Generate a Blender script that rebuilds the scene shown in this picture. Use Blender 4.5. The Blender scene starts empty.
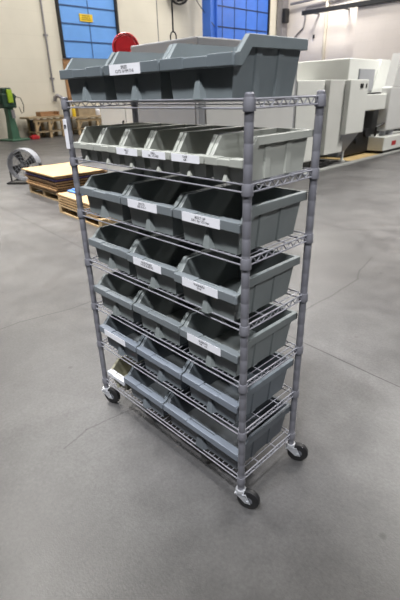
import bpy, bmesh, math, random
from mathutils import Vector, Matrix
random.seed(7)
S = bpy.context.scene
C = S.collection
PI = math.pi

# ------------------------------------------------------------------ materials
def nodes_of(name):
    m = bpy.data.materials.new(name); m.use_nodes = True
    nt = m.node_tree
    return m, nt, nt.nodes['Principled BSDF']

def mat(name, col, rough=.5, metal=0, var=.10, scale=12, bump=0, bscale=60, spec=.5):
    m, nt, b = nodes_of(name)
    N, L = nt.nodes, nt.links
    tc = N.new('ShaderNodeTexCoord')
    no = N.new('ShaderNodeTexNoise'); no.inputs['Scale'].default_value = scale; no.inputs['Detail'].default_value = 4
    L.new(tc.outputs['Object'], no.inputs['Vector'])
    r = N.new('ShaderNodeValToRGB')
    r.color_ramp.elements[0].position = .3; r.color_ramp.elements[1].position = .7
    r.color_ramp.elements[0].color = tuple(max(0, c*(1-var)) for c in col) + (1,)
    r.color_ramp.elements[1].color = tuple(min(1, c*(1+var)) for c in col) + (1,)
    L.new(no.outputs['Fac'], r.inputs['Fac']); L.new(r.outputs['Color'], b.inputs['Base Color'])
    b.inputs['Roughness'].default_value = rough; b.inputs['Metallic'].default_value = metal
    b.inputs['Specular IOR Level'].default_value = spec
    if bump:
        n2 = N.new('ShaderNodeTexNoise'); n2.inputs['Scale'].default_value = bscale
        L.new(tc.outputs['Object'], n2.inputs['Vector'])
        bp = N.new('ShaderNodeBump'); bp.inputs['Strength'].default_value = bump; bp.inputs['Distance'].default_value = .01
        L.new(n2.outputs['Fac'], bp.inputs['Height']); L.new(bp.outputs['Normal'], b.inputs['Normal'])
    return m

def s(r, g, b):     # sRGB 0-255 to linear
    f = lambda c: (c/255/12.92) if c/255 < .04045 else ((c/255+.055)/1.055)**2.4
    return (f(r), f(g), f(b))

M = dict(
    post=mat('grey_epoxy', s(112,112,119), .42, .15, .08, 30),
    wire=mat('wire_epoxy', s(156,156,164), .34, .35, .12, 40),
    chrome=mat('zinc_plate', s(205,207,212), .28, .6, .1, 30),
    rubber=mat('black_rubber', s(24,24,26), .55, 0, .2, 40),
    fangrey=mat('fan_drum_grey', s(112,114,120), .5, 0, .1, 6),
    hub=mat('grey_hub', s(96,98,104), .45, .1, .1, 40),
    binA=mat('slate_plastic', s(111,119,122), .50, 0, .07, 9),
    binA2=mat('slate_plastic_lip', s(100,108,113), .46, 0, .07, 9),  # lip copy of the body plastic, toned to offset the top light
    binB=mat('pale_grey_plastic', s(160,162,155), .50, 0, .06, 9),
    binC=mat('steel_grey_plastic', s(119,125,125), .48, 0, .07, 9),
    binC2=mat('steel_grey_plastic_lip', s(110,116,120), .46, 0, .07, 9),  # lip tone set apart from the body for the light on it
    binD=mat('bluish_plastic', s(104,111,117), .48, 0, .07, 9),
    binD2=mat('bluish_plastic_lip', s(112,119,129), .44, 0, .07, 9),  # bluish reflection put into this lip colour
    binW=mat('wide_bin_plastic', s(86,91,96), .48, 0, .07, 9),  # darker than the other bin bodies
    lipE=mat('white_lip_plastic', s(198,200,206), .5, 0, .04, 14),
    binE=mat('beige_plastic', s(140,138,120), .5, 0, .12, 14),
    paper=mat('label_paper', s(226,226,232), .6, 0, .03, 30),
    ink=mat('label_ink', s(28,28,34), .7, 0, .05, 30),
    white=mat('white_enamel', s(214,216,212), .42, 0, .03, 2),
    white2=mat('off_white_enamel', s(200,201,197), .45, 0, .03, 2),
    mgrey=mat('grey_and_shade_enamel', s(144,146,151), .42, 0, .03, 2),  # also carries the shade on the front side of the enclosure
    mgrey2=mat('light_grey_enamel', s(206,207,206), .42, 0, .03, 2),
    dark=mat('dark_metal', s(40,40,42), .5, .4, .2, 8),
    black=mat('black_paint', s(22,22,24), .45, 0, .2, 12),
    ply=mat('plywood_face', s(176,146,106), .55, 0, .07, 4),
    ply2=mat('plywood_edge', s(150,112,76), .7, 0, .3, 25),
    under=mat('panel_gap_shade', s(44,32,26), .8, 0, .2, 10),  # dark tone stands for shade in the gaps between panels
    plytan=mat('plywood_layers', s(176,140,100), .65, 0, .2, 20),
    purple=mat('purple_laminate', s(104,92,150), .5, 0, .1, 12),
    brownlam=mat('brown_laminate', s(120,90,72), .6, 0, .2, 12),
    wood=mat('raw_pine', s(176,152,116), .7, 0, .15, 6),
    woodold=mat('worn_bench_wood', s(158,140,112), .75, 0, .2, 6),
    green=mat('machine_green', s(60,98,78), .45, .1, .15, 6),
    dkgreen=mat('dark_green', s(30,58,44), .45, .1, .2, 6),
    lime=mat('lime_guard', s(150,180,40), .45, 0, .15, 14),
    red=mat('red_enamel', s(176,32,40), .38, 0, .12, 4),
    yellow=mat('yellow_sign', s(226,190,40), .5, 0, .08, 20),
    blue=mat('door_blue', s(104,158,226), .5, 0, .05, 1.2),
    blueseam=mat('door_seam_blue', s(52,78,120), .5, 0, .1, 4),
    blue2=mat('deep_blue', s(58,106,196), .45, 0, .1, 1),
    bluebag=mat('blue_wrap', s(84,132,206), .4, 0, .2, 6),
    pipe=mat('galvanised_pipe', s(140,138,142), .4, .5, .1, 6),
    cream=mat('cream_paint_pipe', s(214,206,190), .6, 0, .05, 4),
    yellowfloor=mat('tan_board', s(196,170,120), .6, 0, .12, 4),
    kerb=mat('kerb_steel', s(168,170,168), .4, .3, .08, 3),
)

def wall_mat(name, col, bx, bz):
    m, nt, b = nodes_of(name); N, L = nt.nodes, nt.links
    tc = N.new('ShaderNodeTexCoord')
    mp = N.new('ShaderNodeMapping'); mp.inputs['Rotation'].default_value = (bx, 0, bz)
    br = N.new('ShaderNodeTexBrick')
    br.inputs['Color1'].default_value = col + (1,)
    br.inputs['Color2'].default_value = tuple(c*.985 for c in col) + (1,)
    br.inputs['Mortar'].default_value = tuple(c*.95 for c in col) + (1,)
    br.inputs['Scale'].default_value = 1; br.inputs['Brick Width'].default_value = .8
    br.inputs['Row Height'].default_value = .4; br.inputs['Mortar Size'].default_value = .012
    L.new(tc.outputs['Object'], mp.inputs['Vector']); L.new(mp.outputs['Vector'], br.inputs['Vector'])
    no = N.new('ShaderNodeTexNoise'); no.inputs['Scale'].default_value = .6; no.inputs['Detail'].default_value = 5
    L.new(tc.outputs['Object'], no.inputs['Vector'])
    mx = N.new('ShaderNodeMixRGB'); mx.blend_type = 'MULTIPLY'; mx.inputs['Fac'].default_value = .25
    L.new(br.outputs['Color'], mx.inputs['Color1']); L.new(no.outputs['Fac'], mx.inputs['Color2'])
    L.new(mx.outputs['Color'], b.inputs['Base Color']); b.inputs['Roughness'].default_value = .7
    return m

def floor_mat(segs):
    m, nt, b = nodes_of('polished_concrete'); N, L = nt.nodes, nt.links
    tc = N.new('ShaderNodeTexCoord')
    def noise(sc, det=6, rough=.6):
        n = N.new('ShaderNodeTexNoise'); n.inputs['Scale'].default_value = sc
        n.inputs['Detail'].default_value = det; n.inputs['Roughness'].default_value = rough
        L.new(tc.outputs['Object'], n.inputs['Vector']); return n
    def ramp(n, p0, c0, p1, c1):
        r = N.new('ShaderNodeValToRGB'); e = r.color_ramp.elements
        e[0].position, e[1].position = p0, p1; e[0].color = c0 + (1,); e[1].color = c1 + (1,)
        L.new(n, r.inputs['Fac']); return r
    def mix(a, bb, mode, fac):
        x = N.new('ShaderNodeMixRGB'); x.blend_type = mode
        if isinstance(fac, float): x.inputs['Fac'].default_value = fac
        else: L.new(fac, x.inputs['Fac'])
        L.new(a, x.inputs['Color1'])
        if isinstance(bb, tuple): x.inputs['Color2'].default_value = bb + (1,)
        else: L.new(bb, x.inputs['Color2'])
        return x.outputs['Color']
    big = ramp(noise(.9).outputs['Fac'], .3, s(66,65,66), .7, s(90,89,89))
    mid = ramp(noise(5, 8, .7).outputs['Fac'], .3, (.66,.66,.66), .7, (1.2,1.2,1.2))
    col = mix(big.outputs['Color'], mid.outputs['Color'], 'MULTIPLY', .8)
    fine = ramp(noise(70, 4, .7).outputs['Fac'], .32, (.72,.72,.72), .68, (1.2,1.2,1.2))
    col = mix(col, fine.outputs['Color'], 'MULTIPLY', .7)
    # dark drip spots
    vo = N.new('ShaderNodeTexVoronoi'); vo.inputs['Scale'].default_value = 4.2
    L.new(tc.outputs['Object'], vo.inputs['Vector'])
    sp = ramp(vo.outputs['Distance'], .035, (1,1,1), .075, (0,0,0))
    gate = ramp(noise(1.1, 2).outputs['Fac'], .42, (0,0,0), .52, (1,1,1))
    spm = N.new('ShaderNodeMath'); spm.operation = 'MULTIPLY'
    L.new(sp.outputs['Color'], spm.inputs[0]); L.new(gate.outputs['Color'], spm.inputs[1])
    sp2 = N.new('ShaderNodeMath'); sp2.operation = 'MULTIPLY'; sp2.inputs[1].default_value = .6
    L.new(spm.outputs[0], sp2.inputs[0])
    col = mix(col, s(30,29,28), 'MIX', sp2.outputs[0])
    # joints and cracks: distance to wobbly line segments
    wob = noise(3.2, 5, .65)
    sub = N.new('ShaderNodeVectorMath'); sub.operation = 'SUBTRACT'; sub.inputs[1].default_value = (.5,.5,.5)
    L.new(wob.outputs['Color'], sub.inputs[0])
    for (ax, ay, bx, by, width, wobble, dark) in segs:
        wv = N.new('ShaderNodeVectorMath'); wv.operation = 'SCALE'; wv.inputs['Scale'].default_value = wobble
        L.new(sub.outputs[0], wv.inputs[0])
        ad = N.new('ShaderNodeVectorMath'); ad.operation = 'ADD'
        L.new(tc.outputs['Object'], ad.inputs[0]); L.new(wv.outputs[0], ad.inputs[1])
        pa = N.new('ShaderNodeVectorMath'); pa.operation = 'SUBTRACT'; pa.inputs[1].default_value = (ax, ay, 0)
        L.new(ad.outputs[0], pa.inputs[0])
        fl = N.new('ShaderNodeVectorMath'); fl.operation = 'MULTIPLY'; fl.inputs[1].default_value = (1,1,0)
        L.new(pa.outputs[0], fl.inputs[0])
        d = Vector((bx-ax, by-ay, 0)); l2 = d.length_squared
        dt = N.new('ShaderNodeVectorMath'); dt.operation = 'DOT_PRODUCT'; dt.inputs[1].default_value = d/l2
        L.new(fl.outputs[0], dt.inputs[0])
        cl = N.new('ShaderNodeClamp'); L.new(dt.outputs['Value'], cl.inputs['Value'])
        sc = N.new('ShaderNodeVectorMath'); sc.operation = 'SCALE'; sc.inputs[0].default_value = d
        L.new(cl.outputs[0], sc.inputs['Scale'])
        df = N.new('ShaderNodeVectorMath'); df.operation = 'DISTANCE'
        L.new(fl.outputs[0], df.inputs[0]); L.new(sc.outputs[0], df.inputs[1])
        mr = N.new('ShaderNodeMapRange'); mr.inputs['From Min'].default_value = width*.4; mr.inputs['From Max'].default_value = width
        mr.inputs['To Min'].default_value = dark; mr.inputs['To Max'].default_value = 0
        L.new(df.outputs['Value'], mr.inputs['Value'])
        col = mix(col, s(20,19,18), 'MIX', mr.outputs['Result'])
    L.new(col, b.inputs['Base Color'])
    rr = ramp(noise(2.5, 5).outputs['Fac'], .3, (.34,.34,.34), .7, (.48,.48,.48))
    L.new(rr.outputs['Color'], b.inputs['Roughness'])
    b.inputs['Specular IOR Level'].default_value = .55
    bp = N.new('ShaderNodeBump'); bp.inputs['Strength'].default_value = .08; bp.inputs['Distance'].default_value = .01
    L.new(noise(140, 3).outputs['Fac'], bp.inputs['Height']); L.new(bp.outputs['Normal'], b.inputs['Normal'])
    return m

# ------------------------------------------------------------------ mesh helpers
class MB:
    def __init__(self): self.bm = bmesh.new(); self.mi = 0
    def _f(self, vs):
        try:
            f = self.bm.faces.new(vs); f.material_index = self.mi; return f
        except ValueError: return None
    def hull8(self, p):     # 0-3 bottom ring, 4-7 top ring
        v = [self.bm.verts.new(q) for q in p]
        for a in ((0,1,2,3),(7,6,5,4),(0,4,5,1),(1,5,6,2),(2,6,7,3),(3,7,4,0)): self._f([v[i] for i in a])
        return self
    def box(self, x0, x1, y0, y1, z0, z1):
        return self.hull8([(x0,y0,z0),(x0,y1,z0),(x1,y1,z0),(x1,y0,z0),(x0,y0,z1),(x0,y1,z1),(x1,y1,z1),(x1,y0,z1)])
    def bbox(self, x0, x1, y0, y1, z0, z1, bev, seg=2):
        t = bmesh.new(); bmesh.ops.create_cube(t, size=1)
        for v in t.verts:
            v.co = Vector(((x0+x1)/2+v.co.x*(x1-x0), (y0+y1)/2+v.co.y*(y1-y0), (z0+z1)/2+v.co.z*(z1-z0)))
        bmesh.ops.bevel(t, geom=t.edges[:], offset=bev, segments=seg, affect='EDGES', profile=.5)
        return self.absorb(t)
    def absorb(self, t):
        mp = {v: self.bm.verts.new(v.co) for v in t.verts}
        for f in t.faces: self._f([mp[v] for v in f.verts])
        t.free(); return self
    def frame(self, d):
        d = d.normalized(); a = Vector((0,0,1)) if abs(d.z) < .9 else Vector((1,0,0))
        u = d.cross(a).normalized(); return u, d.cross(u)
    def cyl(self, p0, p1, r0, r1=None, n=12, cap=True):
        p0, p1 = Vector(p0), Vector(p1); r1 = r0 if r1 is None else r1
        u, w = self.frame(p1-p0)
        ra = []; rb = []
        for i in range(n):
            a = 2*PI*i/n; o = u*math.cos(a)+w*math.sin(a)
            ra.append(self.bm.verts.new(p0+o*r0)); rb.append(self.bm.verts.new(p1+o*r1))
        for i in range(n):
            j = (i+1) % n; self._f([ra[i], ra[j], rb[j], rb[i]])
        if cap: self._f(ra[::-1]); self._f(rb)
        return self
    def lathe(self, prof, org=(0,0,0), axis=(0,0,1), n=24):    # prof: (radius, height)
        org, ax = Vector(org), Vector(axis).normalized(); u, w = self.frame(ax); rings = []
        for (r, h) in prof:
            if r < 1e-6: rings.append([self.bm.verts.new(org+ax*h)])
            else: rings.append([self.bm.verts.new(org+ax*h+(u*math.cos(2*PI*i/n)+w*math.sin(2*PI*i/n))*r) for i in range(n)])
        for a, b in zip(rings, rings[1:]):
            for i in range(n):
                j = (i+1) % n
                if len(a) == 1 and len(b) == 1: continue
                if len(a) == 1: self._f([a[0], b[i], b[j]])
                elif len(b) == 1: self._f([a[i], b[0], a[j]])
                else: self._f([a[i], b[i], b[j], a[j]])
        return self
    def tube(self, pts, r, n=8):
        pts = [Vector(p) for p in pts]; rings = []; u = None
        for i, p in enumerate(pts):
            d = (pts[min(i+1, len(pts)-1)]-pts[max(i-1, 0)]).normalized()
            if u is None: u, w = self.frame(d)
            else:
                u = (u-d*u.dot(d)).normalized(); w = d.cross(u)
            rings.append([self.bm.verts.new(p+(u*math.cos(2*PI*k/n)+w*math.sin(2*PI*k/n))*r) for k in range(n)])
        for a, b in zip(rings, rings[1:]):
            for i in range(n): self._f([a[i], a[(i+1) % n], b[(i+1) % n], b[i]])
        self._f(rings[0][::-1]); self._f(rings[-1]); return self
    def prism(self, prof, x0, x1):      # profile in (y, z), extruded along x
        a = [self.bm.verts.new((x0, y, z)) for y, z in prof]; b = [self.bm.verts.new((x1, y, z)) for y, z in prof]
        n = len(prof); self._f(a[::-1]); self._f(b)
        for i in range(n): self._f([a[i], a[(i+1) % n], b[(i+1) % n], b[i]])
        return self
    def xform(self, mtx): self.bm.transform(mtx); return self
    def mesh(self, name, mats, smooth=False):
        bmesh.ops.recalc_face_normals(self.bm, faces=self.bm.faces[:])
        me = bpy.data.meshes.new(name); self.bm.to_mesh(me); self.bm.free()
        for m in (mats if isinstance(mats, (list, tuple)) else [mats]): me.materials.append(m)
        if smooth:
            for p in me.polygons: p.use_smooth = True
            if hasattr(me, 'set_sharp_from_angle'): me.set_sharp_from_angle(angle=math.radians(35))
        return me
    def obj(self, name, mats, parent=None, smooth=False):
        o = bpy.data.objects.new(name, self.mesh(name, mats, smooth)); C.objects.link(o)
        if parent: o.parent = parent
        return o

def tag(o, label=None, cat=None, group=None, kind=None):
    if label: o['label'] = label
    if cat: o['category'] = cat
    if group: o['group'] = group
    if kind: o['kind'] = kind
    return o
def empty(name, loc=(0,0,0), rz=0, label=None, cat=None, group=None):
    o = bpy.data.objects.new(name, None); C.objects.link(o); o.location = loc; o.rotation_euler = (0,0,rz)
    o.empty_display_size = .05
    return tag(o, label, cat, group)
def inst(me, name, parent=None, loc=(0,0,0), rz=0):
    o = bpy.data.objects.new(name, me); C.objects.link(o); o.parent = parent; o.location = loc; o.rotation_euler = (0,0,rz); return o
def copy_tree(o, parent=None):
    c = o.copy(); C.objects.link(c); c.parent = parent
    for ch in list(o.children): copy_tree(ch, c)
    return c
def struct(mb, name, m): return tag(mb.obj(name, m), kind='structure')

# ------------------------------------------------------------------ camera
cam_d = bpy.data.cameras.new('camera'); cam = bpy.data.objects.new('camera', cam_d); C.objects.link(cam)
cam.location = (1.66708, -.91499, 1.45025)
cam.rotation_euler = (1.124070, .025019, .791813)
cam_d.sensor_fit = 'VERTICAL'; cam_d.sensor_height = 36; cam_d.lens = 432.1/600*36
cam_d.clip_start = .05; cam_d.clip_end = 200
cam_d.dof.use_dof = True; cam_d.dof.focus_distance = 2.0; cam_d.dof.aperture_fstop = 4.0
S.camera = cam

# ------------------------------------------------------------------ setting
XW, YW, H = -16.5, 24.0, 9.0
SEGS = [(.1,1.212, 2.6,1.05, .0055,.008,.85), (-12,1.95, -1.5,1.18, .014,.012,.5)]    # sawn joints
def crack(pts, w, wob, dark):
    for p, q in zip(pts, pts[1:]): SEGS.append((*p, *q, w, wob, dark))
crack([(.184,1.35), (.177,1.677), (.192,1.879), (.184,2.154), (.182,2.377), (.098,2.577), (.031,2.966)], .010, .05, .5)
crack([(-.946,3.698), (-.625,3.638), (-.153,3.936)], .012, .05, .4)
crack([(-1.205,-.3), (-1.21,.057), (-1.13,.411), (-1.128,.75)], .0065, .035, .75)
crack([(.146,-.34), (.115,-.2), (.146,.05)], .006, .05, .4)
FL = floor_mat(SEGS)
mb = MB(); mb.box(XW-.3, 9, -7, YW+.3, -.2, 0); struct(mb, 'floor', FL)
WL = wall_mat('cream_block_wall', s(228,222,206), PI/2, PI/2)
WR = wall_mat('pale_plaster_wall', s(224,216,210), PI/2, 0)
mb = MB(); mb.box(XW-.3, XW, -7, YW+.3, 0, H); struct(mb, 'wall_left', WL)
mb = MB(); mb.box(XW, 9, YW, YW+.3, 0, H); struct(mb, 'wall_back', WR)
mb = MB(); mb.box(-11.2, -7, YW-.9, YW, 0, H); struct(mb, 'wall_pilaster', WR)  # pilaster projecting from the back wall
mb = MB(); mb.box(XW-.3, 9, -7, YW+.3, H, H+.2); struct(mb, 'ceiling', WR)

# blue industrial doors on the left wall
def blue_door(name, y0, y1, z0, z1, nrow, ncol, m, mseam, sign):
    d = MB(); d.box(XW, XW+.06, y0, y1, z0, z1); o = struct(d, name, m)
    f = MB()
    for k in range(nrow+1):
        z = z0+(z1-z0)*k/nrow; f.box(XW+.06, XW+.09, y0, y1, z-.018, z+.018)
    for k in range(1, ncol):
        y = y0+(y1-y0)*k/ncol; f.box(XW+.06, XW+.08, y-.012, y+.012, z0, z1)
    f.obj('door_seam', mseam, o)
    e = MB(); e.box(XW+.0, XW+.14, y0-.09, y0, z0, z1); e.box(XW, XW+.14, y1, y1+.12, z0, z1); e.obj('door_frame', M['dark'], o)
    return o
dr = blue_door('door_1', 9.32, 11.95, 2.87, 7.14, 7, 2, M['blue'], M['blueseam'], True)
dr2 = blue_door('door_2', 17.75, 22.55, .0, 8.2, 9, 5, M['blue2'], M['dark'], False)  # shade on this door is put into its deeper blue
sg = MB(); sg.box(XW+.06, XW+.1, 10.2, 10.8, 4.2, 4.46)
so = sg.obj('warning_sign', M['yellow'], dr); so['label'] = 'yellow rectangular warning sign on blue door panel'
tx = MB()
for k in range(3): tx.box(XW+.1, XW+.104, 10.28+.02*k, 10.72-.03*k, 4.25+.07*k, 4.27+.07*k)
tx.obj('sign_print', M['ink'], so)
t = MB(); t.box(XW+.004, XW+.05, 9.2, 9.8, 1.25, 2.84)
for z in (1.4, 2.6): t.box(XW+.05, XW+.07, 9.22, 9.78, z, z+.08)
tag(t.obj('timber_board', M['ply2']), 'brown timber board fixed to the wall under the blue door', 'board')

# ------------------------------------------------------------------ shelving rack
W_, D_ = .914, .329
ZS = [1.421, 1.211, .999, .778, .557, .350, .129]
rack = empty('wire_shelving_rack', (0,0,0), 0, 'tall grey wire shelving rack on casters holding rows of bins', 'shelving rack')
CORN = [(0,0),(W_,0),(W_,D_),(0,D_)]
pm = MB()
pm.lathe([(0,.082),(.0125,.082),(.0127,.09)] + [(r, .06+.0508*k+dz) for k in range(2, 27) for (r, dz) in ((.0127,-.0010),(.01245,0),(.0127,.0010))] + [(.0127,1.44),(.0122,1.446),(.009,1.449),(0,1.449)], n=20)
pmesh = pm.mesh('post', M['post'], True)
posts = [inst(pmesh, 'post', rack, (x,y,0)) for x, y in CORN]
# shelf: deck wires, frame rails with truss, collars
dk = MB()
for k in range(1, 36):
    x = W_*k/36; dk.cyl((x, .0, .0105), (x, D_, .0105), .0016, n=6)
for y in (.11, .22): dk.cyl((0, y, .0068), (W_, y, .0068), .0024, n=6)
deckm = dk.mesh('wire_deck', M['wire'], True)
fr = MB()
def side(a, b, n):
    a, b = Vector((*a,0)), Vector((*b,0)); up, lo = Vector((0,0,.0125)), Vector((0,0,-.0085))
    d = (b-a).normalized()*.012
    fr.cyl(a+d+up, b-d+up, .0026, n=8); fr.cyl(a+d+lo, b-d+lo, .0026, n=8)
    for k in range(n):
        p, q = a+d+(b-a-2*d)*(k/n), a+d+(b-a-2*d)*((k+.5)/n); r = a+d+(b-a-2*d)*((k+1)/n)
        fr.cyl(p+lo, q+up, .0019, n=6, cap=False); fr.cyl(q+up, r+lo, .0019, n=6, cap=False)
side((0,0),(W_,0),0); side((0,D_),(W_,D_),0); side((0,0),(0,D_),8); side((W_,0),(W_,D_),8)
framem = fr.mesh('shelf_frame', M['wire'], True)
cm = MB(); cm.lathe([(.0127,.0170),(.0150,.0170),(.0156,.0155),(.0168,-.0135),(.0163,-.0155),(.0127,-.0155)], n=20)
collm = cm.mesh('corner_collar', M['post'], True)
for z in ZS:
    sh = inst(deckm, 'shelf', rack, (0,0,z))
    inst(framem, 'shelf_frame', sh)
    for x, y in CORN: inst(collm, 'corner_collar', sh, (x,y,0))
# casters
def caster(x, y, ang, brake):
    c = MB()
    c.lathe([(0,.112),(.009,.112),(.009,.086),(.019,.086),(.021,.082),(.021,.074),(.017,.071),(.017,.067),(0,.067)], n=20)
    for sgn in (-1, 1):
        y0, y1 = sorted((sgn*.0165, sgn*.0190))
        c.hull8([(.022,y0,.034),(.022,y1,.034),(.044,y1,.034),(.044,y0,.034),(-.020,y0,.074),(-.020,y1,.074),(.026,y1,.074),(.026,y0,.074)])
    c.box(-.020, .026, -.019, .019, .066, .072)
    o = c.obj('caster', M['chrome'], rack, True); o.location = (x,y,0); o.rotation_euler = (0,0,ang)
    w = MB(); w.lathe([(.018,-.013),(.038,-.013),(.0425,-.010),(.044,-.004),(.044,.004),(.0425,.010),(.038,.013),(.018,.013)], (.032,0,.044), (0,1,0), 32)
    wo = w.obj('wheel', M['rubber'], o, True)
    h = MB(); h.lathe([(0,-.0135),(.012,-.0135),(.021,-.0125),(.021,.0125),(.012,.0135),(0,.0135)], (.032,0,.044), (0,1,0), 24); h.obj('wheel_hub', M['hub'], o, True)
    a = MB(); a.cyl((.032,-.022,.044),(.032,.022,.044), .005, n=10); a.obj('axle_bolt', M['chrome'], o, True)
    if brake:
        l = MB(); l.prism([(-.012,.078),(.012,.078),(.012,.081),(-.012,.081)], .02, .052); l.obj('brake_lever', M['chrome'], o)
for (x, y), a, bk in zip(CORN, (math.radians(20), math.radians(22), math.radians(30), math.radians(38)), (0,0,1,0)): caster(x, y, a, bk)
# paper tag on the near left post
tg = MB(); tg.bbox(-.0135, .0135, -.0148, -.0132, 1.262, 1.372, .0006, 1)
to = tg.obj('paper_tag', M['paper'], posts[0]); to['label'] = 'white paper tag taped down the post'
ar = MB(); ar.box(-.008,-.002,-.0156,-.0149,1.335,1.350); ar.box(-.005,.006,-.0156,-.0149,1.346,1.352); ar.box(.002,.008,-.0156,-.0149,1.338,1.349)
ar.obj('printed_mark', M['ink'], to)

# ------------------------------------------------------------------ bins
def text_mesh(name, lines, size, m):
    cu = bpy.data.curves.new(name, 'FONT'); cu.body = '\n'.join(lines); cu.size = size
    cu.align_x = 'CENTER'; cu.align_y = 'CENTER'; cu.space_line = .85; cu.extrude = .0002
    o = bpy.data.objects.new(name, cu); C.objects.link(o)
    dg = bpy.context.evaluated_depsgraph_get(); dg.update()
    me = bpy.data.meshes.new_from_object(o.evaluated_get(dg)); me.name = name
    bpy.data.objects.remove(o); me.materials.clear(); me.materials.append(m)
    return me

class BinKind:
    """meshes of one size of hopper bin; origin at the middle of the lip, on the shelf"""
    def __init__(s_, w, d, h, lip0, lip1, mb_, ml_, tape=.027, nb=1, slope=.036):
        s_.w, s_.d, s_.h, s_.l0, s_.l1 = w, d, h, lip0, lip1
        hw, ins = w/2, .011
        fy = .019                                   # plane of the front wall at the lip
        ti = hw-ins                                 # half width at the top of the walls
        bi = hw-tape                                # half width at the bottom
        yb0, yb1 = fy+.005, d-.028
        b = MB(); v = b.bm.verts.new
        st0 = (fy+.004, lip1); st1 = (fy+.004+slope, h)
        lerp = lambda t: bi+(ti-bi)*t
        BL, BR = v((-bi,yb0,0)), v((bi,yb0,0)); BBL, BBR = v((-bi,yb1,0)), v((bi,yb1,0))
        FL_, FR_ = v((-lerp(lip1/h),fy,lip1)), v((lerp(lip1/h),fy,lip1))
        SL, SR = v((-ti,st1[0],h)), v((ti,st1[0],h)); TL, TR = v((-ti,d-.012,h)), v((ti,d-.012,h))
        for f in ((BL,BR,BBR,BBL),(BL,FL_,FR_,BR),(BBR,TR,TL,BBL),(BL,BBL,TL,SL,FL_),(BR,FR_,SR,TR,BBR)): b._f(list(f))
        bmesh.ops.recalc_face_normals(b.bm, faces=b.bm.faces[:])
        bmesh.ops.solidify(b.bm, geom=b.bm.faces[:], thickness=.0028)
        # side ribs
        for sx in (-1, 1):
            for yc in (d*.36, d*.66):
                x = lambda z: sx*(lerp(z/h))
                zt = h-.02; p = []
                for z, o_ in ((.002,.0055),(zt,.0035)):
                    xi, xo = x(z)-sx*.001, x(z)+sx*o_
                    p += [(xi,yc-.016,z),(xi,yc+.016,z),(xo,yc+.011,z),(xo,yc-.011,z)]
                b.hull8(p)
        # stacking gusset(s) in the middle of the front wall
        for k in range(nb):
            xc = (k-(nb-1)/2)*w/nb
            zt = lip0*.86; yw = lambda z: yb0+(fy-yb0)*z/lip1
            g_ = w/nb/.285
            b.hull8([(xc-.024*g_,yw(0)+.001,.001),(xc+.024*g_,yw(0)+.001,.001),(xc+.016*g_,yw(0)-.020,.001),(xc-.013*g_,yw(0)-.020,.001),
                     (xc-.014*g_,yw(zt)+.001,zt),(xc+.010*g_,yw(zt)+.001,zt),(xc+.004*g_,yw(zt)-.004,zt),(xc-.004*g_,yw(zt)-.004,zt)])
        s_.body = b.mesh('bin_body', mb_)
        # rim along both sides and the back, running down the slope into the lip
        r = MB(); th = lip1-lip0
        prof = [(.006,lip1),(st0[0],lip1),(st1[0],h),(d,h),(d,h-th*.92),(st1[0]+th*.35,h-th*.92),(st0[0]+th*.3,lip0+.001),(.006,lip0+.001)]
        for sx in (-1, 1):
            x0, x1 = sorted((sx*(ti-.003), sx*hw)); r.prism(prof, x0, x1)
        r.box(-ti, ti, d-.015, d, h-th*.92, h)
        bmesh.ops.bevel(r.bm, geom=[e for e in r.bm.edges if e.calc_length() > .01], offset=.0012, segments=1, affect='EDGES')
        s_.rim = r.mesh('rim', mb_)
        # front lip: bar with a dipped middle and raised label panels
        l = MB(); a = w*.5/nb
        l.bbox(-hw, hw, 0, fy+.006, lip0, lip1-.003, .003)
        for k in range(nb):
            xc = (k-(nb-1)/2)*w/nb
            l.bbox(xc-a*.98, xc-a*.30, -.0012, fy+.010, lip0+.001, lip1+.001, .002)
            l.bbox(xc+a*.36, xc+a*.98, -.0012, fy+.010, lip0+.001, lip1+.001, .002)
            l.bbox(xc-a*.28, xc+a*.34, -.0009, fy+.012, lip0+.002, lip1-.002, .002)
        s_.lip = l.mesh('front_lip', ml_)
        s_.cards = {}
    def card(s_, x0, x1, frac=.98):
        k = (x0, x1)
        if k not in s_.cards:
            c = MB(); zc = (s_.l0+s_.l1)/2; hh = (s_.l1-s_.l0)/2*frac
            c.box(x0, x1, -.0022, -.0013, zc-hh, zc+hh); s_.cards[k] = c.mesh('paper_label', M['paper'])
        return s_.cards[k]

KA = BinKind(.281, .318, .146, .074, .104, M['binA'], M['binA2'])
KC = BinKind(.2835, .340, .141, .074, .104, M['binC'], M['binC2'])
KD = BinKind(.2835, .340, .141, .074, .104, M['binD'], M['binD2'])
KW = BinKind(.426, .340, .141, .074, .104, M['binW'], M['binD2'], nb=1)
KB = BinKind(.1425, .335, .118, .041, .064, M['binB'], M['binB'], tape=.014, slope=.038)
KE = BinKind(.142, .330, .110, .045, .068, M['binE'], M['lipE'], tape=.014, slope=.045)

def make_bin(kind, xc, y, zi, label, group, text=None, card=None, tsize=.0115, rz=0):
    o = empty('storage_bin', (xc, y, ZS[zi]+.0128), rz, label, 'storage bin', group)
    inst(kind.body, 'bin_body', o); inst(kind.rim, 'rim', o); inst(kind.lip, 'front_lip', o)
    if card:
        c = inst(kind.card(*card), 'paper_label', o); c['label'] = 'white printed paper label'
        if text:
            t = inst(text_mesh('label_print', text, tsize, M['ink']), 'label_print', c, ((card[0]+card[1])/2, -.0024, (kind.l0+kind.l1)/2))
            t.rotation_euler = (PI/2, 0, 0)
    return o
CD = (-.096, .068)
rowtxt = ['top shelf', 'second shelf down', 'third shelf down', 'fourth shelf down', 'fifth shelf down', 'sixth shelf down', 'bottom shelf']
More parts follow.
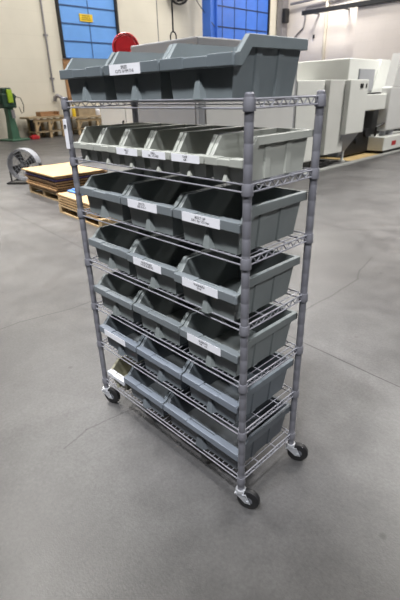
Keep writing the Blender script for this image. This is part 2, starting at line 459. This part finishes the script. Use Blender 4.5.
# top shelf
g = 'large bins on the rack'
make_bin(KA, .153, -.014, 0, 'dark slate grey hopper bin without label at left end of top shelf', g)
make_bin(KA, .449, -.014, 0, 'dark slate grey hopper bin with white label in middle of top shelf', g, ['SPEED','CUTS 16 MM 7/16'], (-.105, .055), .0125)
make_bin(KA, .735, -.016, 0, 'dark slate grey hopper bin at right end of top shelf nearest the camera', g)
# second shelf: six narrow pale bins
nm = ['leftmost', 'second from left', 'third from left', 'third from right', 'second from right', 'rightmost']
for k in range(6):
    txt = {2: (['MILLS','1/2'], (-.066,.052)), 3: (['DRILL','3/8 - 1/2 HEX'], (-.066,.050)), 4: (['TAPS','6/8'], (-.066,.056))}.get(k)
    make_bin(KB, .103+.1455*k, -.008, 1, 'narrow pale grey bin, %s on second shelf down%s' % (nm[k], ', with white label' if txt else ''),
             'narrow pale bins on the second shelf', txt and txt[0], txt and txt[1], .0095)
XC = [.174, .464, .754]
pos = ['left', 'middle', 'right']
labs = {(2,1): ['BOLTS','3/8-16 X 1'], (2,2): ['BOLT UP','3/8-1 by 1/2 Hex'], (3,1): ['HARDWARE','1/4-20 SCREWS'], (3,2): ['WASHERS','5/16'], (4,2): ['SCREWS','1/4 - 1/2'], (5,0): []}
for zi in (2, 3, 4, 5):
    for k in range(3):
        kind = KC if zi < 5 else KD
        has = (zi,k) in labs
        dy = {(3,2):-.012,(4,1):.004,(3,0):.006}.get((zi,k), 0)
        make_bin(kind, XC[k], -.010+dy, zi, '%s hopper bin %s, %s of three on %s' % ('steel grey' if zi < 5 else 'bluish grey', 'with white label' if has else 'without label', pos[k], rowtxt[zi]),
                 g, labs.get((zi,k)), CD if has else None)
make_bin(KE, .112, -.006, 6, 'small beige bin with white front lip at left end of bottom shelf', g)
make_bin(KD, .330, -.008, 6, 'bluish grey hopper bin beside the small beige bin on bottom shelf', g)
make_bin(KW, .690, -.008, 6, 'extra wide bluish grey hopper bin at right end of bottom shelf', g)

# ------------------------------------------------------------------ pallets and panel stacks
def pallet(loc, rz, wx, wy, label):
    o = empty('wooden_pallet', loc, rz, label, 'pallet')
    for k in range(7):
        y0 = (wy-.09)*k/6; b = MB(); b.box(0, wx, y0, y0+.09, .095, .115); b.obj('deck_board', M['wood'], o)
    for k in range(3):
        x0 = (wx-.08)*k/2; b = MB()
        b.box(x0, x0+.08, 0, wy, .02, .095)
        b.obj('stringer', M['wood'], o)
    for k in range(3):
        y0 = (wy-.09)*k/2; b = MB(); b.box(0, wx, y0, y0+.09, 0, .02); b.obj('bottom_board', M['wood'], o)
    return o
RA = math.radians(-174)
def local(o, rz, x, y, z): c, sn = math.cos(rz), math.sin(rz); return (o[0]+x*c-y*sn, o[1]+x*sn+y*c, z)
rzA = math.radians(-3)
oA = (-5.72, 2.20)
pallet((oA[0]+.02, oA[1]+.03, 0), rzA, 1.18, .88, 'pale wooden pallet under the taller stack of plywood panels')
def panel(o, rz, z, wx, wy, th, dx, dy, face, edge, label, group):
    b = MB(); b.box(.02, wx-.02, .02, wy-.02, 0, th*.42); b.mi = 1; b.box(0, wx, 0, wy, th*.42, th)  # dark inset lower part paints the shade between stacked panels
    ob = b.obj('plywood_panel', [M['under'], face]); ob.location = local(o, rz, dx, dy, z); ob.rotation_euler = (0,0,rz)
    return tag(ob, label, 'plywood panel', group)
ordn = ['topmost', 'second from the top', 'third from the top', 'fourth from the top', 'fifth from the top', 'sixth from the top', 'seventh from the top', 'lowest']
nA = 8
for k in range(nA):
    z = .115+.0355*(nA-1-k); pu = k == 2
    dx, dy, ww = ((-.02,-.03,1.24) if k == 0 else (.0+.012*(k % 3), .0+.012*((k*2) % 3), 1.17))
    if k == 2: dx, ww = .0, 1.17
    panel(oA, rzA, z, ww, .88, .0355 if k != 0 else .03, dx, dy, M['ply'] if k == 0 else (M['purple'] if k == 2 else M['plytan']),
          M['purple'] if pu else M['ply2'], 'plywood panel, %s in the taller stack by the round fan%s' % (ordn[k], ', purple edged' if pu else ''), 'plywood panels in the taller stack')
rzB = math.radians(-4); oB = (-3.98, 1.86)
pallet((oB[0], oB[1], 0), rzB, 1.2, .9, 'pale wooden pallet under the lower stack of plywood panels beside the rack')
ord4 = ['topmost', 'second from the top', 'third from the top', 'lowest']
for k in range(4):
    z = .115+.036*(3-k)
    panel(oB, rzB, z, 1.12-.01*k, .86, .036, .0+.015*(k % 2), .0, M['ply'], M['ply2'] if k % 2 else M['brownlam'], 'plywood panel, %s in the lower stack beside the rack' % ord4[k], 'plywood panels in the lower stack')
b = MB(); b.bbox(0, .40, 0, .42, 0, .03, .010); b.bbox(.05,.34,.04,.36,.026,.05,.010)
o = b.obj('folded_wrap', M['bluebag'], None, True); o.location = local(oB, rzB, .03, .14, .259); o.rotation_euler = (0,0,rzB+.05)
tag(o, 'blue folded plastic wrap lying on the lower plywood stack', 'plastic wrap')

# ------------------------------------------------------------------ drum fan on the floor
f = empty('drum_fan', (-6.62, 2.62, 0), math.radians(42), 'round grey drum fan on a stand standing behind the plywood stack', 'fan')
b = MB(); b.lathe([(.27,-.11),(.285,-.11),(.285,.10),(.27,.10),(.265,.09),(.265,-.10),(.27,-.11)], (0,0,.33), (0,1,0), 32); b.obj('drum', M['fangrey'], f, True)
b = MB()
for r in (.08,.14,.2,.25): b.tube([(r*math.cos(2*PI*k/24), -.11, .33+r*math.sin(2*PI*k/24)) for k in range(25)], .005, 5)
for k in range(12): b.cyl((0,-.112,.33), (.27*math.cos(2*PI*k/12),-.112,.33+.27*math.sin(2*PI*k/12)), .004, n=5)
b.obj('guard', M['fangrey'], f)
b = MB()
for k in range(4):
    a = 2*PI*k/4+.4; u = Vector((math.cos(a),0,math.sin(a))); w = Vector((-math.sin(a),0,math.cos(a))); c0 = Vector((0,0,.33))
    q = [c0+u*.05-w*.04, c0+u*.05+w*.04, c0+u*.24+w*.1, c0+u*.24-w*.06]
    b.hull8([tuple(p+Vector((0,-.02,0))) for p in q]+[tuple(p+Vector((0,-.01,0))) for p in q])
b.lathe([(0,-.06),(.06,-.06),(.07,.06),(0,.06)], (0,0,.33), (0,1,0), 16); b.obj('fan_blades', M['black'], f)
b = MB(); b.tube([(-.31,0,.33),(-.31,0,.02),(-.31,.18,.02),(.31,.18,.02),(.31,0,.02),(.31,0,.33)], .016, 8); b.tube([(-.31,0,.02),(-.31,-.2,.02),(.31,-.2,.02),(.31,0,.02)], .016, 8)
b.cyl((-.32,0,.33),(-.28,0,.33),.03); b.cyl((.28,0,.33),(.32,0,.33),.03); b.obj('stand', M['black'], f)

# ------------------------------------------------------------------ green pedestal machine by the wall
f = empty('pedestal_grinder', (-15.75, 6.31, 0), math.radians(10), 'green pedestal grinding machine standing by the cream wall', 'machine')
b = MB(); b.bbox(-.45,.45,-.38,.38,0,.06,.02); b.obj('base_plate', M['green'], f)
b = MB(); b.hull8([(-.16,-.16,.06),(-.16,.16,.06),(.16,.16,.06),(.16,-.16,.06),(-.11,-.11,.8),(-.11,.11,.8),(.11,.11,.8),(.11,-.11,.8)])
b.hull8([(-.11,-.11,.8),(-.11,.11,.8),(.11,.11,.8),(.11,-.11,.8),(-.12,-.12,1.15),(-.12,.12,1.15),(.12,.12,1.15),(.12,-.12,1.15)]); b.obj('column', M['green'], f)
b = MB(); b.bbox(-.22,.22,-.32,.24,1.12,1.62,.05); b.cyl((0,-.36,1.42),(0,-.24,1.42),.16,n=20); b.cyl((0,.22,1.5),(0,.36,1.5),.07,n=16); b.bbox(-.16,.16,-.22,.16,1.6,1.8,.03); b.obj('motor_head', M['dkgreen'], f)
b = MB(); b.bbox(.2,.27,-.10,.10,1.3,1.74,.02); b.obj('guard', M['lime'], f)
b = MB(); b.box(.22,.26,-.06,.06,.78,1.06); b.obj('switch_box', M['pipe'], f)
b = MB(); b.tube([(.1,.34,1.5),(.12,.5,1.45),(.12,.58,1.2),(.1,.55,.98),(.08,.46,.92),(.05,.42,1.15)], .014, 6); b.obj('cable', M['black'], f)
b = MB(); b.bbox(-.12,.12,-.16,.16,0,.12,.02); b.bbox(-.08,.08,-.10,.10,.12,.15,.02)
o = b.obj('red_box', M['red']); o.location = (-15.5, 7.0, 0); tag(o, 'small red box on the floor beside the green machine', 'box')

# ------------------------------------------------------------------ workbenches along the left wall
def bench(y0, y1, x0, x1, zt, label, nleg):
    o = empty('workbench', ((x0+x1)/2, (y0+y1)/2, 0), 0, label, 'workbench'); cx, cy = (x0+x1)/2, (y0+y1)/2
    b = MB(); b.box(x0-cx, x1-cx, y0-cy, y1-cy, zt-.07, zt); b.obj('bench_top', M['woodold'], o)
    for k in range(nleg):
        y = y0-cy+.25+(y1-y0-.6)*k/(nleg-1)
        for x in (x0-cx+.05, x1-cx-.15):
            b = MB(); b.box(x, x+.1, y, y+.1, 0, zt-.07)
            b.obj('leg', M['wood'], o)
        b = MB(); b.hull8([(x1-cx-.13,y+.1,zt-.45),(x1-cx-.07,y+.1,zt-.45),(x1-cx-.07,y+.1,zt-.36),(x1-cx-.13,y+.1,zt-.36),(x1-cx-.13,y+.3,zt-.14),(x1-cx-.07,y+.3,zt-.14),(x1-cx-.07,y+.3,zt-.07),(x1-cx-.13,y+.3,zt-.07)]); b.obj('brace', M['wood'], o)
    b = MB(); b.box(x1-cx-.12, x1-cx-.06, y0-cy+.2, y1-cy-.2, zt-.2, zt-.1); b.obj('apron', M['wood'], o)
    b = MB(); b.box(x0-cx+.05, x1-cx-.05, y0-cy+.2, y1-cy-.2, .2, .24); b.obj('lower_shelf', M['woodold'], o)
    return o
bench(6.92, 8.62, -16.35, -15.55, .78, 'worn wooden workbench against the cream wall left of the rack', 3)
bench(8.75, 11.2, -16.35, -15.55, .70, 'second wooden workbench further along the wall under the blue door', 3)
b = MB(); b.bbox(0,.5,0,.22,.245,.66,.02); b.box(.5,.52,.04,.18,.3,.6)
o = b.obj('dark_crate', M['dark']); o.location = (-16.2, 7.22, 0); tag(o, 'dark metal crate on the lower shelf of the nearer workbench', 'crate')
b = MB(); b.box(-.2,.2,-.4,.4,0,.05); b.box(-.2,.2,-.4,-.36,.05,.16); b.box(-.2,.2,.36,.4,.05,.16); b.box(-.2,-.16,-.36,.36,.05,.16)
o = b.obj('open_tray', M['ply2']); o.location = (-15.9, 7.9, .78); tag(o, 'brown wooden tray on top of the nearer workbench', 'tray')
f = empty('white_jug', (-15.85, 10.15, .70), 0, 'white plastic jug on the further workbench', 'jug')
b = MB(); b.lathe([(0,0),(.11,0),(.12,.02),(.12,.2),(.06,.28),(.045,.3),(0,.3)], n=20); b.obj('jug_body', M['paper'], f, True)
b = MB(); b.lathe([(0,.3),(.05,.3),(.05,.35),(0,.35)], n=16); b.obj('cap', M['black'], f, True)
f = empty('spray_bottle', (-15.8, 9.0, .70), 0, 'yellow bottle standing on the further workbench', 'bottle')
b = MB(); b.lathe([(0,0),(.07,0),(.075,.02),(.075,.26),(.03,.36),(.03,.42),(0,.42)], n=20); b.obj('bottle_body', M['yellow'], f, True)
b = MB(); b.lathe([(0,.42),(.035,.42),(.035,.47),(0,.47)], n=16); b.obj('cap', M['black'], f, True)
b = MB()
b.box(0,.5,0,.8,0,.04); b.box(0,.04,0,.8,.04,.35); b.box(.46,.5,0,.8,.04,.35); b.box(.04,.46,0,.04,.04,.35); b.box(.04,.46,.76,.8,.04,.35)
o = b.obj('wooden_crate', M['woodold']); o.location = (-16.25, 9.2, .70); tag(o, 'open wooden crate on the further workbench', 'crate')

# wall services
b = MB(); b.cyl((XW+.06,8.59,1.62),(XW+.06,8.66,H-.1),.035,n=8)
for z in (2.1,3.6,5.1): b.box(XW, XW+.06, 8.53, 8.71, z, z+.06)
tag(b.obj('wall_conduit', M['pipe']), 'thin vertical conduit running up the cream wall', 'conduit')
b = MB(); b.tube([(XW+.085,8.56,1.30),(XW+.12,8.58,1.44),(XW+.2,8.64,1.50),(XW+.3,8.73,1.44),(XW+.33,8.80,1.25),(XW+.33,8.82,.74)], .075, 10)
tag(b.obj('bent_pipe', M['pipe']), 'thick grey bent pipe coming out of the wall behind the rack post', 'pipe')
b = MB(); b.box(-15.95,-15.6,16.9,17.3,0,H); b.box(-16.06,-15.49,16.86,16.9,0,H); b.box(-16.06,-15.49,17.3,17.34,0,H)
tag(b.obj('steel_column', M['blue2']), 'blue painted steel column standing by the left wall', 'column')
f = empty('wall_fan', (XW, 15.6, 5.75), 0, 'black round wall fan high on the white wall', 'fan')
b = MB(); b.lathe([(.42,.35),(.47,.35),(.5,.42),(.5,.58),(.47,.62),(.42,.62),(.42,.35)], (0,0,0), (1,-.5,-.2), 28)
b.obj('fan_ring', M['black'], f, True)
ax = Vector((1,-.5,-.2)).normalized(); b = MB(); u, w = b.frame(ax)
for k in range(5):
    a = 2*PI*k/5; p = u*math.cos(a)+w*math.sin(a); q = u*math.cos(a+.9)+w*math.sin(a+.9); c0 = ax*.48
    pts = [c0+p*.08, c0+q*.08, c0+q*.4, c0+p*.4]; b.hull8([tuple(x_) for x_ in pts]+[tuple(x_+ax*.02) for x_ in pts])
b.lathe([(0,.40),(.12,.40),(.12,.56),(0,.58)], (0,0,0), ax, 16); b.obj('fan_blades', M['dark'], f)
b = MB()
for r in (.15,.25,.35,.44): b.tube([tuple(ax*.61+(u*math.cos(2*PI*k/24)+w*math.sin(2*PI*k/24))*r) for k in range(25)], .008, 5)
for k in range(10): b.cyl(tuple(ax*.62), tuple(ax*.61+(u*math.cos(2*PI*k/10)+w*math.sin(2*PI*k/10))*.46), .006, n=5)
b.obj('guard', M['black'], f)
b = MB(); b.cyl((0,0,0), tuple(ax*.42), .04, n=10); b.box(0,.03,-.12,.12,-.2,.2); b.obj('bracket', M['black'], f)
b = MB(); b.tube([(XW+.08,16.4,6.2),(XW+.3,16.7,5.4),(-15.45,17.1,4.35)], .018, 6); tag(b.obj('hanging_cable', M['black']), 'thin dark cable slanting from the wall fan to the blue column', 'cable')

# hoist hook and cable above the grey machine, red reel
f = empty('hoist_hook', (-4.3, 4.41, 0), math.radians(45), 'dark forked hook hanging on a rod above the grey machine', 'hook')
b = MB(); b.cyl((0,0,2.33),(0,0,H),.013,n=8); b.obj('rod', M['dark'], f)
b = MB(); b.tube([(-.045,0,2.19),(-.045,0,2.28),(-.03,0,2.32),(0,0,2.335),(.03,0,2.32),(.045,0,2.28),(.045,0,2.19)], .011, 8); b.obj('fork', M['dark'], f, True)
b = MB(); b.cyl((-4.44,4.22,2.15),(-4.44,4.22,H),.007,n=6); tag(b.obj('lifting_cable', M['pipe']), 'thin vertical cable hanging left of the forked hook', 'cable')
f = empty('hose_reel', (-6.35, 4.98, 0), math.radians(50), 'red round hose reel on a stand behind the grey machine', 'hose reel')
b = MB(); b.lathe([(.05,-.115),(.20,-.115),(.215,-.10),(.255,-.12),(.265,-.11),(.265,-.085),(.24,-.07),(.16,-.06),(.16,.06),(.24,.07),(.265,.085),(.265,.11),(.255,.12),(.05,.115),(.05,-.115)], (0,0,2.28), (0,1,0), 36); b.obj('reel', M['red'], f, True)
b = MB(); b.cyl((0,-.13,2.28),(0,.17,2.28),.05,n=14); b.obj('reel_axle', M['red'], f, True)
b = MB(); b.box(-.04,.04,.14,.18,0,2.34); b.box(-.25,.25,-.1,.3,0,.02); b.obj('stand', M['red'], f)

# ------------------------------------------------------------------ machines at the right
f = empty('machine_enclosure', (-3.96, 5.1, 0), 0, 'large grey machine enclosure directly behind the rack', 'machine')
b = MB(); b.bbox(-.76,.76,-1.24,1.2,.06,2.15,.02); b.obj('housing', M['mgrey'], f)
b = MB(); b.box(.76,.775,-1.1,-.1,.3,2.0); b.obj('side_panel', M['mgrey2'], f)  # side panels paler than the housing to carry its lit side
b = MB(); b.box(.76,.775,-.06,1.12,.3,2.0); b.obj('side_panel', M['mgrey2'], f)
b = MB(); b.box(-.7,.7,-1.255,-1.24,.3,1.9); b.obj('front_panel', M['mgrey'], f)
b = MB()
for x in (-.68,.58):
    for y in (-1.15,1.0): b.cyl((x+.05,y,0),(x+.05,y,.07),.05,n=12)
b.obj('levelling_foot', M['dark'], f)
f = empty('electrical_cabinet', (-5.32, 4.3, 0), 0, 'low pale grey cabinet standing left of the grey machine enclosure', 'cabinet')
b = MB(); b.bbox(-.5,.5,-.42,.42,.0,1.62,.015); b.obj('housing', M['mgrey2'], f)
b = MB(); b.box(-.46,.30,-.435,-.42,.1,1.56); dd = b.obj('door', M['mgrey2'], f)
b = MB(); b.cyl((.24,-.46,.9),(.24,-.46,1.05),.012,n=8); b.box(.23,.25,-.46,-.435,.9,.92); b.box(.23,.25,-.46,-.435,1.03,1.05); b.obj('handle', M['dark'], dd)

f = empty('machining_centre', (-3.6, 8.6, 0), 0, 'white machining centre with control box and arm at right behind the rack', 'machine')
def at(x0,x1,y0,y1,z0,z1,name,m,bev=.015,par=None):
    b = MB(); b.bbox(x0+3.6,x1+3.6,y0-8.6,y1-8.6,z0,z1,bev); return b.obj(name, m, par or f)
at(-7.0,-3.9,9.4,12.4,.06,2.08,'rear_housing',M['white'])
at(-6.2,-4.9,6.4,9.38,.0,1.55,'base_cabinet',M['white2'])
at(-4.9,-3.22,6.36,7.28,.16,1.61,'lower_panel',M['white'])
at(-4.9,-3.12,7.30,8.02,.24,1.615,'cover_panel',M['white2'])
cb = at(-3.6,-3.0,7.86,8.62,.60,1.615,'control_box',M['white'])
b = MB()
b.box(.601,.612,-.34,-.22,1.46,1.54); b.obj('push_button', M['dark'], cb)
b = MB(); b.box(.601,.612,-.10,-.06,1.46,1.54); b.obj('push_button', M['dark'], cb)
b = MB(); b.hull8([(.1,-.45,.1),(.1,-.3,.1),(.3,-.3,.1),(.3,-.45,.1),(.05,-.72,.6),(.05,-.05,.6),(.55,-.05,.6),(.55,-.72,.6)]); b.obj('pedestal', M['mgrey'], f)
b = MB(); b.cyl((.34,-.28,0),(.34,-.28,.6),.03,n=10); b.cyl((.34,-.28,0),(.34,-.28,.03),.07,n=12); b.obj('leg', M['white'], f)
at(-3.66,-3.2,8.64,10.1,1.0,1.33,'arm',M['white'])
at(-3.66,-3.24,8.66,9.8,1.334,1.36,'arm_cover',M['dark'],.004)
at(-4.3,-3.42,8.7,9.93,.06,.99,'cavity_shade',M['black'])  # black block stands in for the shaded cavity
at(-4.3,-3.6,9.95,12.4,.06,1.0,'rear_cavity_shade',M['black'])  # black block continues the painted cavity shade further back
for yy, zz, rr in ((8.95,.62,.09),(9.3,.8,.07),(9.6,.5,.1),(9.15,.35,.07)):
    b = MB(); b.cyl((.10,yy-8.6,zz),(.24,yy-8.6,zz),rr,n=14); b.obj('hose_fitting', M['dark'], f)
at(-3.35,-3.1,9.98,12.6,.52,1.47,'front_body',M['mgrey2'],.03)
b = MB()
b.prism([(1.44,1.475),(4.0,1.475),(4.0,2.16),(1.62,2.16)], .30, .5); b.obj('upper_body', M['mgrey2'], f)
b = MB(); b.prism([(1.95,1.36),(2.5,1.36),(2.75,2.09),(2.3,2.09)], -.41, -.25); b.obj('slanted_cover', M['white'], f)
at(-4.02,-3.86,9.86,10.62,1.39,1.87,'window_panel',M['mgrey'],.01)
f2 = empty('coolant_tank', (-3.35, 10.6, 0), 0, 'low white coolant tank with red label on the floor under the white machine', 'tank')
b = MB(); b.bbox(-.32,.33,-.78,1.0,.08,.40,.02); b.obj('tank_body', M['white'], f2)
b = MB(); b.box(-.28,.3,-.7,.9,0,.08); b.obj('plinth', M['dark'], f2)
b = MB(); b.box(.33,.335,-.35,-.12,.18,.28); lo = b.obj('warning_label', M['red'], f2)
b = MB()
b.cyl((.1,-.45,.40),(.1,-.45,.60),.07,n=14); b.obj('pump', M['mgrey'], f2)
b = MB(); b.cyl((.12,-.12,.40),(.12,-.12,.53),.1,n=16); b.obj('filter_cap', M['mgrey'], f2)
b = MB(); b.tube([(.1,-.45,.6),(.2,-.6,.7),(.1,-.8,.62),(.05,-.72,.39)], .025, 8); b.obj('hose', M['black'], f2)
b = MB(); b.bbox(-3.9,-3.05,8.45,10.4,0,.012,.003); tag(b.obj('floor_board', M['yellowfloor']), 'tan flat board on the floor under the white machine', 'board')
b = MB(); b.bbox(-3.03,-2.90,6.2,12.5,0,.035,.006); tag(b.obj('floor_channel', M['kerb']), 'long pale steel channel along the floor before the white machine', 'channel')
b = MB(); random.seed(3)
for k in range(5):
    pts = []; cx, cy = -3.2+random.uniform(-.03,.03), 7.35+random.uniform(-.12,.12)
    for i in range(17):
        a = 2*PI*i/16; pts.append((cx+.10*math.cos(a)*(1+.2*k*.2), cy+(.18+.02*k)*math.sin(a), .02+.022*k+.006*math.sin(3*a)))
    b.tube(pts, .02, 6)
tag(b.obj('hose_coil', M['black'], None, True), 'black coiled hose on the floor beside the white machine', 'hose')

# back wall services
Y = YW
b = MB(); b.cyl((-13.45,Y-.08,0),(-13.45,Y-.08,H),.09,n=12); tag(b.obj('wall_pipe', M['cream']), 'cream vertical pipe running up the back wall', 'pipe')
b = MB(); b.box(-14.4,-6.8,Y-1.08,Y-.9,5.16,5.36)
for x in (-14.0,-12.2): b.box(x, x+.08, Y-.9, Y-.004, 5.22, 5.27)
tag(b.obj('cable_tray', M['dark']), 'long dark rail fixed high along the back wall', 'rail')
b = MB(); b.tube([(-11.4,Y-.1,5.82),(-13.0,Y-.12,5.75),(-14.75,Y-.12,5.65),(-14.78,Y-.1,5.1),(-14.9,Y-.08,4.7),(-15.45,Y-.06,4.3),(-15.5,Y-.06,3.2)], .035, 6)
tag(b.obj('wall_conduit', M['pipe']), 'thin grey conduit bending down the back wall behind the top bin', 'conduit')
b = MB(); b.tube([(XW+.8,Y-.3,5.9),(-13.8,Y-.25,5.98),(-11.35,Y-.25,6.1)], .07, 8); tag(b.obj('overhead_pipe', M['pipe']), 'grey pipe running high along the back wall above the rail', 'pipe')
b = MB(); b.box(XW+.1,XW+.5,Y-.6,Y-.1,0,H); tag(b.obj('corner_column', M['pipe']), 'grey column in the far corner of the hall', 'column')
b = MB(); b.bbox(XW+.5,XW+.75,Y-.7,Y-.3,5.0,5.7,.03); o = b.obj('control_box', M['black'])
tag(o, 'small black box fixed to the far corner column', 'box')
b = MB(); b.box(-14.25,-14.15,Y-.05,Y,4.1,4.3); tag(b.obj('wall_switch', M['dark']), 'small dark switch on the back wall', 'switch')

# ------------------------------------------------------------------ light
def area(x, y, z, sx, sy, e, col=(1,.97,.92), rot=(0,0,0), spread=PI):
    l = bpy.data.lights.new('ceiling_or_fill_lamp', 'AREA'); l.shape = 'RECTANGLE'; l.size, l.size_y = sx, sy; l.energy = e; l.color = col; l.spread = spread
    o = bpy.data.objects.new('ceiling_or_fill_lamp', l); C.objects.link(o); o.location = (x,y,z); o.rotation_euler = rot; return o
for x in (-13.0, -9.5):
    for y in (4, 9, 14, 19):
        area(x, y, 8.6, 2.4, 1.2, 190)
for x, y, e in ((-6.8, 4.2, 320), (-6.0, 11, 350), (-5.5, 18, 350), (2.9, 6.2, 1050), (-4.2, .0, 520)):  # last entries added to brighten the floor left and right of the rack
    area(x, y, 8.6, 2.0, 1.4, e, spread=1.25)
def spot(loc, aim, e, ang, col=(.97,.98,1)):
    l = bpy.data.lights.new('rack_spot', 'SPOT'); l.energy = e; l.color = col; l.spot_size = math.radians(ang); l.spot_blend = .7; l.shadow_soft_size = .35
    o = bpy.data.objects.new('rack_spot', l); C.objects.link(o); o.location = loc
    o.rotation_euler = (Vector(aim)-Vector(loc)).to_track_quat('-Z','Y').to_euler()
spot((2.5,-3.3,8.8), (.38,.40,.95), 3900, 17)  # narrow beams shaped to light the rack and spare the near floor
spot((.2,-3.1,8.8), (.42,.35,.95), 2300, 17)
spot((6.3,-.6,7.4), (.62,.24,.98), 1700, 18)  # added to brighten the right sides of the bins
area(1.5, -3.0, 8.8, 1.2, 1.2, 50)
area(1.0, 9.5, 8.6, 1.6, 1.2, 1150)  # added to brighten the faces of the white machine
area(-12.6, 22.0, 7.9, 1.2, .6, 420, (1,.96,.88))
w = bpy.data.worlds.new('world'); S.world = w; w.use_nodes = True
w.node_tree.nodes['Background'].inputs['Color'].default_value = (.86,.93,1,1)
w.node_tree.nodes['Background'].inputs['Strength'].default_value = .05
S.view_settings.view_transform = 'Standard'
S.view_settings.look = 'None'
S.view_settings.exposure = 0
